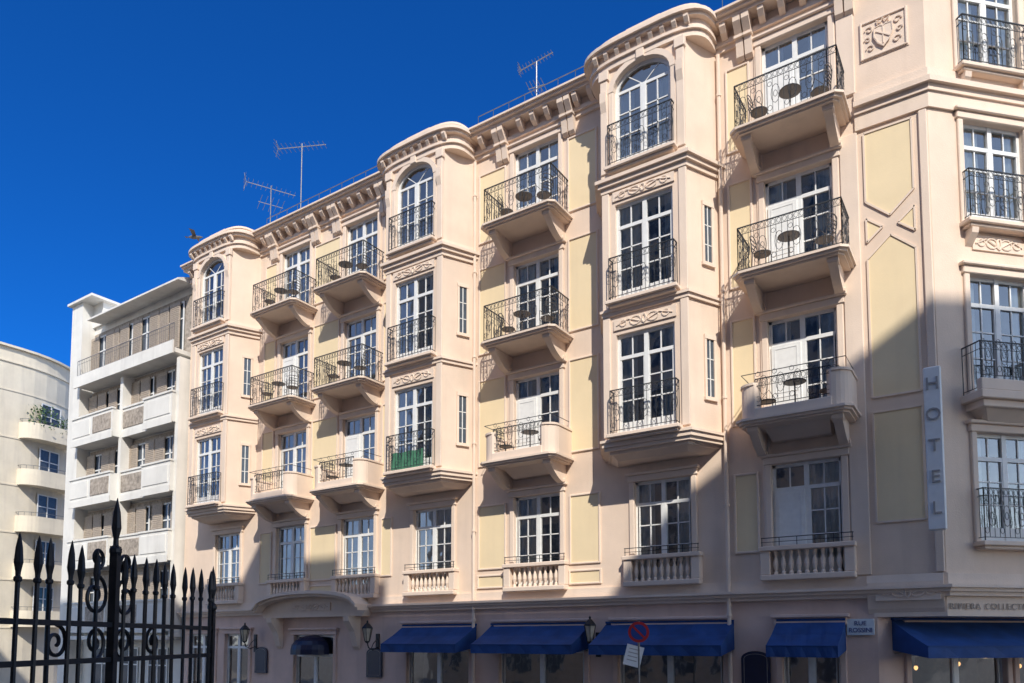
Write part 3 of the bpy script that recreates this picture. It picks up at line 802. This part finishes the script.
def antenna(loc,h,ang,kind,label,s=1):
    o=top("tv_antenna",None,loc,label,"antenna",group="television antennas on the roof",rotz=ang)
    m_=MB(); m_.tube([(0,0,0),(0,0,h)],.020,6); part("mast",m_.mesh("mast",[METAL]),o,(0,0,0),local=True)
    m_=MB()
    m_.tube([(-.9*s,0,h-.12),(.9*s,0,h-.12+.25*(s<1))],.014,4)
    for i in range(11): 
        x=(-.85+i*.17)*s; L_=(.28-.008*i)*s; zz=h-.12+(.125+.125*x/.9/s if s<1 else 0); m_.tube([(x,-L_,zz),(x,L_,zz)],.007,4)
    m_.tube([(-.9*s,0,h-.12),(-.98*s,.0,h+.2*s)],.009,4); m_.tube([(-.9*s,0,h-.12),(-.98*s,.0,h-.42*s)],.009,4)
    for dz in (-.35,-.2,-.05,.08): m_.tube([(-.95*s,-.25*s,h+dz*s),(-.95*s,.25*s,h+dz*s)],.007,4)
    if kind==1:
        m_.tube([(-.45*s,0,h-.75),(.45*s,0,h-.75)],.012,4)
        for i in range(5): x=(-.4+i*.2)*s; m_.tube([(x,-.5*s,h-.75),(x,.5*s,h-.75)],.008,4)
    part("yagi",m_.mesh("yagi",[METAL]),o,(0,0,0),local=True)
antenna((-20.35,1.0,16.8),3.7,.45,0,"tall thin metal television antenna with long boom")
antenna((-22.4,1.3,16.8),3.0,1.1,1,"thin metal television antenna with several crossbars")
antenna((-10.45,1.0,16.8),2.3,.2,1,"metal television antenna with tilted boom on hotel roof",.55)

mb=MB()
R=[(0.0,-.22),(.03,-.2),(.07,-.08),(.075,.02),(.05,.14),(.045,.18),(.05,.22),(.03,.27),(.008,.33)]
mb.xf=Matrix.Rotation(math.radians(90),4,'Y'); mb.lathe(R,0,0,8); mb.xf=None
for s_ in (-1,1): mb.add([(-.06,0,.03),(.08,0,.03),(.1,s_*.25,.14),(-.02,s_*.5,.08),(-.06,s_*.28,.13)],[(0,1,2,4),(4,2,3)],0)
mb.add([(-.2,-.02,0),(-.2,.02,0),(-.34,.07,.0),(-.34,-.07,0)],[(0,1,2,3)],0)
top("seagull",mb.mesh("seagull",[BIRDM]),(-25.2,0,18.05),"grey seagull gliding above the roof edge","bird",rotz=.6)

# ================================================================== neighbour building
b2=top("apartment_building",None,(-29.6,6,0),"white apartment block with staggered solid balconies and beige shutters","building")
mb=MB()
X0,X1=-33.6,-25.3
FZ=[3.2,5.8,8.4,11.0,13.6]
mb.box(X0+.9,X1,.2,12,0,16.3,0); mb.box(X0,X0+.9,-.35,12.01,0,17.3,0)
mb.box(X0-.15,X0+1.9,-.5,12.1,17.3,17.4,0); mb.box(X0+.9,X0+1.7,.1,12,16.3,17.3,0)
mb.extx([(-.55,16.2),(-.55,16.27),(.6,16.75),(12,16.9),(12,16.3),(.2,16.28)],X0+1.7,X1,0)
part("wall",mb.mesh("wall",[WHITE]),b2)
dw=MB(); dw.box(-.65,.65,-.02,.0,0,2.1,0); dw.box(-.65,-.59,-.05,-.02,0,2.1,1); dw.box(.59,.65,-.05,-.02,0,2.1,1); dw.box(-.03,.03,-.05,-.02,0,2.1,1); dw.box(-.59,.59,-.05,-.02,2.04,2.1,1)
dw.box(-.59,.59,-.05,-.02,1.4,1.45,1)
DWM=dw.mesh("window",[DG,FRAME])
sh=MB(); sh.box(-.32,.32,-.09,-.05,0,2.1,0)
for i in range(26): sh.box(-.27,.27,-.105,-.09,.08+i*.075,.115+i*.075,0)
SHM=sh.mesh("shutter",[WOOD])
def b2bal(w,proj,k=2,pat=(0,)):
    m_=MB(); hw=w/2; h=.95
    m_.box(-hw,hw,-proj,0,-.16,0,0); m_.box(-hw-.02,hw+.02,-proj-.03,-proj,-.22,.04,0)
    m_.box(-hw-.03,hw+.03,-proj-.04,-proj+.12,h,h+.07,0)
    m_.box(-hw,hw,-proj+.0,-proj+.08,0,h,0)
    for i in range(k):
        xa=-hw+w*i/k+.1; xb=-hw+w*(i+1)/k-.1; q=pat[i%len(pat)]
        m_.bbox(xa,xb,-proj-.025,-proj+.01,.14,h-.12,q)
    m_.box(hw-.08,hw,-proj+.08,0,0,h,0); m_.box(-hw,-hw+.08,-proj+.08,0,0,h,0)
    return m_.mesh("balcony",[WHITE,STONE])
BA=b2bal(3.2,.85,2,(0,1)); BB=b2bal(1.85,.5,1,(1,)); BC=b2bal(1.9,.72,1,(0,))
for i,z in enumerate(FZ):
    mb=MB()
    mb.box(-32.6,-25.35,.14,.19,.02,2.35,0)
    part("stone_panel",mb.mesh("stone_panel",[STONE]),b2,(0,0,z))
    if i==4:
        m_=MB(); m_.box(-3.6,3.6,-.8,0,-.16,0,0); m_.box(-3.65,3.65,-.85,-.8,-.24,.25,0)
        part("balcony",m_.mesh("balcony",[WHITE]),b2,(-28.98,.2,z))
        m_=MB(); rail_seg(m_,(-3.55,-.75),(3.55,-.75),.25,.7,ornate=False,sp=.14)
        part("railing",m_.mesh("railing",[METAL],recalc=False),b2,(-28.98,.2,z))
    else:
        part("balcony",BA,b2,(-30.98,.2,z)); part("balcony",BB,b2,(-28.38,.2,z+.02)); part("balcony",BC,b2,(-26.42,.2,z-.02))
    for x in (-31.7,-30.1,-28.4,-26.5):
        part("window",DWM,b2,(x,.13,z+.05))
        part("shutter",SHM,b2,(x-.62,.12,z+.05))
        part("shutter",SHM,b2,(x+(.62 if random.random()<.5 else .15),.1,z+.05))
for x in (-31.0,-29.0,-27.0):
    part("window",DWM,b2,(x,.2,.3))
for x in (-29.33,-25.42):
    mb=MB(); mb.box(-.1,.1,-.35,.13,2.8,13.3,0); part("pier",mb.mesh("pier",[WHITE]),b2,(x,0,0))
mb=MB(); mb.box(-6.9/2,6.9/2,-.9,.0,0,.15,0); part("canopy",mb.mesh("canopy",[WHITE]),b2,(-28.95,.2,2.7))

# far building
b3=top("apartment_building",None,(-51,6,0),"cream apartment building with curved front and rounded balconies","building")
def curve(o=0,rad=5.0):
    P=[(-60-o,-2.5-o),(-44+o,-2.5-o)]
    for i in range(9):
        a=math.radians(8*i); P.append((-49+(rad+o)*math.cos(a),2+(rad+o)*math.sin(a)))
    P+=[(P[-1][0],15+o),(-60-o,15+o)]
    return P
def cx_(y): return -49+math.sqrt(max(0,25-(y-2)**2)) if y>2 else -44
mb=MB(); mb.prism(curve(),0,18.4,0); mb.prism(curve(.16),18.4,18.52,0); mb.prism(curve(.06),17.6,17.68,0)
for k in range(6): mb.prism(curve(.03),3.3+k*2.55,3.38+k*2.55,0)
part("wall",mb.mesh("wall",[CREAM]),b3)
def rb_mesh():
    m_=MB(); P=[(-.3,-1.7)]
    for i in range(9):
        a=math.pi/2*i/8; P.append((.1+.75*math.sin(a), -.75-.95*math.cos(a)))
    Q=[(x,-y) for x,y in P][::-1]
    pl=P+Q
    m_.prism(pl,-.12,0,0)
    inn=[(x-.09,y*.95) for x,y in pl]
    n=len(pl)
    for i in range(n-1):
        a,b=pl[i],pl[i+1]; c,d=inn[i+1],inn[i]
        m_.prism([a,b,c,d],0,.75,0)
    m_.tube([(x-.05,y*.98,.95) for x,y in pl],.018,4,1)
    for x,y in pl[::2]: m_.tube([(x-.05,y*.98,.75),(x-.05,y*.98,.95)],.01,4,1)
    return m_.mesh("balcony",[CREAM,METAL])
RB=rb_mesh()
for k in range(6):
    z=3.5+k*2.55
    if k<5: part("balcony",RB,b3,(-44.22,3.7,z),math.radians(8))
    for y in (3.7,.1):
        if k==5: continue
        a=math.asin(max(0,(y-2)/5)) if y>2 else 0
        part("window",DWM,b3,(cx_(y)+.02,y,z+.02),math.radians(90)+a)
for x in (-46,-49,-52,-55):
    for k in range(6): part("window",DWM,b3,(x,-2.52,3.6+k*2.55))

def plant(loc,s,label,nl=240):
    o=top("potted_plant",None,loc,label,"plant",group="potted plants on balconies")
    m_=MB(); m_.lathe([(.12*s,0),(.17*s,.3*s),(.19*s,.3*s),(.19*s,.35*s)],0,0,10); part("pot",m_.mesh("pot",[TERRA]),o,(0,0,0),local=True)
    m_=MB(); rr=random.Random(int(abs(loc[1]*10)))
    for i in range(nl):
        a=rr.uniform(0,2*math.pi); rad=rr.uniform(0,.55)*s; zz=(.35+rr.uniform(0,1.0))*s
        c=Vector((rad*math.cos(a),rad*math.sin(a),zz)); d=Vector((rr.uniform(-1,1),rr.uniform(-1,1),rr.uniform(-.4,1))).normalized()
        e=d.cross(Vector((rr.random(),rr.random(),.3))).normalized()*.035*s
        m_.add([c-e,c+d*.05*s-e*1.2,c+d*.12*s,c+d*.05*s+e*1.2],[(0,1,2,3)],0)
    for i in range(8):
        a=i*.8; m_.tube([(0,0,.3*s),(.25*s*math.cos(a),.25*s*math.sin(a),(.8+.4*math.sin(i*2))*s)],.01,4)
    part("foliage",m_.mesh("foliage",[LEAF],recalc=False),o,(0,0,0),local=True)
plant((-43.75,3.0,3.5+4*2.55),1.35,"leafy green plant in pot on rounded balcony")
plant((-43.75,4.1,3.5+4*2.55),1.0,"leafy green plant in pot on rounded balcony")

# ================================================================== opposite buildings (across the street, unseen behind the viewpoint; rooflines shaped to cast the facade shadows)
op=top("apartment_building",None,(24,-25,0),"tall ochre apartment house across the street, unseen, roof pitched to shade the hotel facade","building")
mb=MB(); mb.exty([(9.9,0),(38,0),(38,29.6),(24,36.4),(9.9,27.2)],-30,-19.2,0)
part("wall",mb.mesh("wall",[OPPO]),op)
mb=MB(); mb.exty([(9.65,27.04),(24,36.4),(38.3,29.4),(38.3,29.6),(24,36.65),(9.65,27.29)],-30.2,-19.0,0)
part("roof",mb.mesh("roof",[ROOFM]),op)
for i in range(6):
    for k in range(8): part("window",DWM,op,(12+i*2.4,-19.18,1.0+k*3.1),math.radians(180))
op2=top("apartment_building",None,(-8,-25,0),"long ochre apartment house across the street, unseen, parapet stepped to shade the hotel street level","building")
mb=MB(); mb.exty([(-30,0),(9.4,0),(9.4,25.8),(1.4,25.8),(1.4,26.7),(-.6,26.7),(-.6,27.5),(-2.2,27.5),(-2.2,28.4),(-4.3,28.4),(-4.3,26.9),(-8.1,26.9),(-8.1,26.2),(-30,26.2)],-30,-19.6,0)
part("wall",mb.mesh("wall",[OPPO]),op2)
for i in range(15):
    for k in range(8): part("window",DWM,op2,(-28+i*2.4,-19.58,1.0+k*3.05),math.radians(180))

# ================================================================== ground, roads, terrace
mb=MB(); mb.poly([(-900,-900,-.16),(900,-900,-.16),(900,900,-.16),(-900,900,-.16)]); struct("ground",mb.mesh("ground",[GROUND],recalc=False))
mb=MB(); mb.poly([(-300,-10,-.14),(300,-10,-.14),(300,-3,-.14),(-300,-3,-.14)]); mb.poly([(-42,-3,-.14),(-36,-3,-.14),(-36,200,-.14),(-42,200,-.14)])
mb.poly([(4.6,-3,-.14),(11,-3,-.14),(11,200,-.14),(4.6,200,-.14)])
struct("road",mb.mesh("road",[ASPH],recalc=False))
mb=MB(); mb.box(-36,4.6,-3,20,-.15,-.004,0); struct("pavement",mb.mesh("pavement",[PAVE]))
mb=MB(); mb.box(-120,-42,-3,40,-.15,-.004,0); struct("pavement",mb.mesh("pavement",[PAVE]))
mb=MB(); mb.box(-120,60,-19,-10,-.15,-.004,0); struct("pavement",mb.mesh("pavement",[PAVE]))
mb=MB()
for i in range(40): mb.box(-90+i*4,-88+i*4,-6.56,-6.44,-.139,-.134,0)
struct("road_marking",mb.mesh("road_marking",[SIGNW]))

CAM=Vector((0,-16,2.7)); rz=math.radians(33.58)
R_=Vector((math.cos(rz),math.sin(rz),0)); F_=Vector((-math.sin(rz),math.cos(rz),0))
def cw(lat,dep,z=0): p=CAM+R_*lat+F_*dep; return (p.x,p.y,z)
mb=MB(); P=[cw(-1.88,-2.6)[:2],cw(2.5,-2.6)[:2],cw(2.5,4.1)[:2],cw(-1.88,4.1)[:2]]
mb.prism(P,-.15,1.0,0); mb.prism([cw(-1.84,-2.5)[:2],cw(-1.48,-2.5)[:2],cw(-1.48,4.06)[:2],cw(-1.84,4.06)[:2]],1.0,1.3,0)
struct("terrace",mb.mesh("terrace",[PAVE]))

# iron fence
fdir=F_+R_*.03
fa=math.atan2(fdir.y,fdir.x)
fence=top("iron_fence",None,cw(-1.68,.9,1.3),"black wrought iron fence with spear heads and scrolls on terrace wall","fence",rotz=fa)
TOP=3.06-1.3
pk=MB()
pk.tube([(0,0,0),(0,0,TOP-.12)],.0085,6)
pk.lathe([(.009,TOP-.165),(.013,TOP-.16),(.013,TOP-.15),(.008,TOP-.145),(.009,TOP-.13),(.0145,TOP-.10),(.011,TOP-.05),(.005,TOP-.015),(.001,TOP)],0,0,8)
PKM=pk.mesh("picket",[IRON])
Lf=3.02; PX=2.1
n=34
rf=random.Random(3)
for i in range(n):
    x=i*.09
    if abs(x-PX)<.045 or x>Lf-.04: continue
    o=part("picket",PKM,fence,(x,0,rf.uniform(-.006,.006)),local=True)
    o.rotation_euler=(rf.uniform(-.006,.006),rf.uniform(-.006,.006),rf.uniform(0,1))
for z in (.12,TOP-.30,TOP-.44):
    mb=MB(); mb.box(-.05,Lf,-.008,.008,z-.010,z+.010,0)
    part("rail",mb.mesh("rail",[IRON]),fence,(0,0,0),local=True)
def post(x,extra,s=1):
    m_=MB(); T=TOP+extra
    m_.box(-.014*s,.014*s,-.014*s,.014*s,0,T-.2,0)
    m_.lathe([(.016,T-.24),(.024,T-.225),(.024,T-.21),(.011,T-.195),(.010,T-.17),(.019,T-.125),(.014,T-.06),(.001,T)],0,0,10)
    part("post",m_.mesh("post",[IRON]),fence,(x,0,0),local=True)
post(PX,.22,1.1); post(Lf,.03,1)
def spiral(cx,cz,r0,sgn,turns=1.4,start=0):
    pts=[]; n=26
    for i in range(n+1):
        t=i/n; a=start+sgn*2*math.pi*turns*t; r=r0*(1-.8*t)
        pts.append((cx+r*math.cos(a),.012,cz+r*math.sin(a)))
    m_=MB(); m_.tube(pts,.0075,5); part("scroll",m_.mesh("scroll",[IRON]),fence,(0,0,0),local=True)
for s_ in (-1,1):
    spiral(PX+s_*.11,TOP-.19,.085,s_,start=math.pi/2)
    spiral(PX+s_*.10,TOP-.37,.07,-s_,start=-math.pi/2)
    spiral(PX+s_*.10,TOP-.04,.045,-s_,start=-math.pi/2)
    spiral(PX+s_*.34,TOP-.37,.065,s_,start=math.pi/2)

# ================================================================== light + sky
E=math.radians(41); A=math.radians(40)
S=Vector((math.cos(E)*math.sin(A),-math.cos(E)*math.cos(A),math.sin(E)))
sun=bpy.data.lights.new("sun",'SUN'); sun.energy=4.7; sun.angle=math.radians(.5); sun.color=(1,.94,.84)
so=bpy.data.objects.new("sun",sun); COL.objects.link(so); so.rotation_euler=S.to_track_quat('Z','Y').to_euler(); so.location=(0,0,50)
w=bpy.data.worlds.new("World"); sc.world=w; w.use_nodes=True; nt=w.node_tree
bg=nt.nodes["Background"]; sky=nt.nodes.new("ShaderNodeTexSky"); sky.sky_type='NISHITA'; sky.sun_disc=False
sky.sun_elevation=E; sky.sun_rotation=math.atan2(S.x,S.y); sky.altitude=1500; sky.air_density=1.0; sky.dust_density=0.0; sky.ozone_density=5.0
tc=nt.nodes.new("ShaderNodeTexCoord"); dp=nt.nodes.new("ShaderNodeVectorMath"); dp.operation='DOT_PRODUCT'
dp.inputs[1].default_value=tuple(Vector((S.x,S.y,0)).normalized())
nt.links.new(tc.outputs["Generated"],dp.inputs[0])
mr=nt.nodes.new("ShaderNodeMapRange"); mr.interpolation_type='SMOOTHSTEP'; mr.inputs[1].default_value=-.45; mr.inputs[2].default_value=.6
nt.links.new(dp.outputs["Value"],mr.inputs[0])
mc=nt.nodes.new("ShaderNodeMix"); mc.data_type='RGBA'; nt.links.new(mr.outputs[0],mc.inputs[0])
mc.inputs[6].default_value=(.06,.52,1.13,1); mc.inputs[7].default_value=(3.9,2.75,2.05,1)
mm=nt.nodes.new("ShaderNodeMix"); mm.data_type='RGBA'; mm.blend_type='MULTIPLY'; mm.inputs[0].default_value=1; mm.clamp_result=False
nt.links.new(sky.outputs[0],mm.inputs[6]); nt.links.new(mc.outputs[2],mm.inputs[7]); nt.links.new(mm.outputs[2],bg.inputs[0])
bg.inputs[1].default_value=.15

cam=bpy.data.cameras.new("camera"); co=bpy.data.objects.new("camera",cam); COL.objects.link(co)
co.location=CAM; co.rotation_euler=(math.radians(94),0,rz)
cam.sensor_width=36; cam.lens=26.0; cam.shift_y=.2407; cam.clip_end=3000; cam.clip_start=.05
sc.camera=co
sc.view_settings.view_transform='Standard'; sc.view_settings.look='None'; sc.view_settings.exposure=0
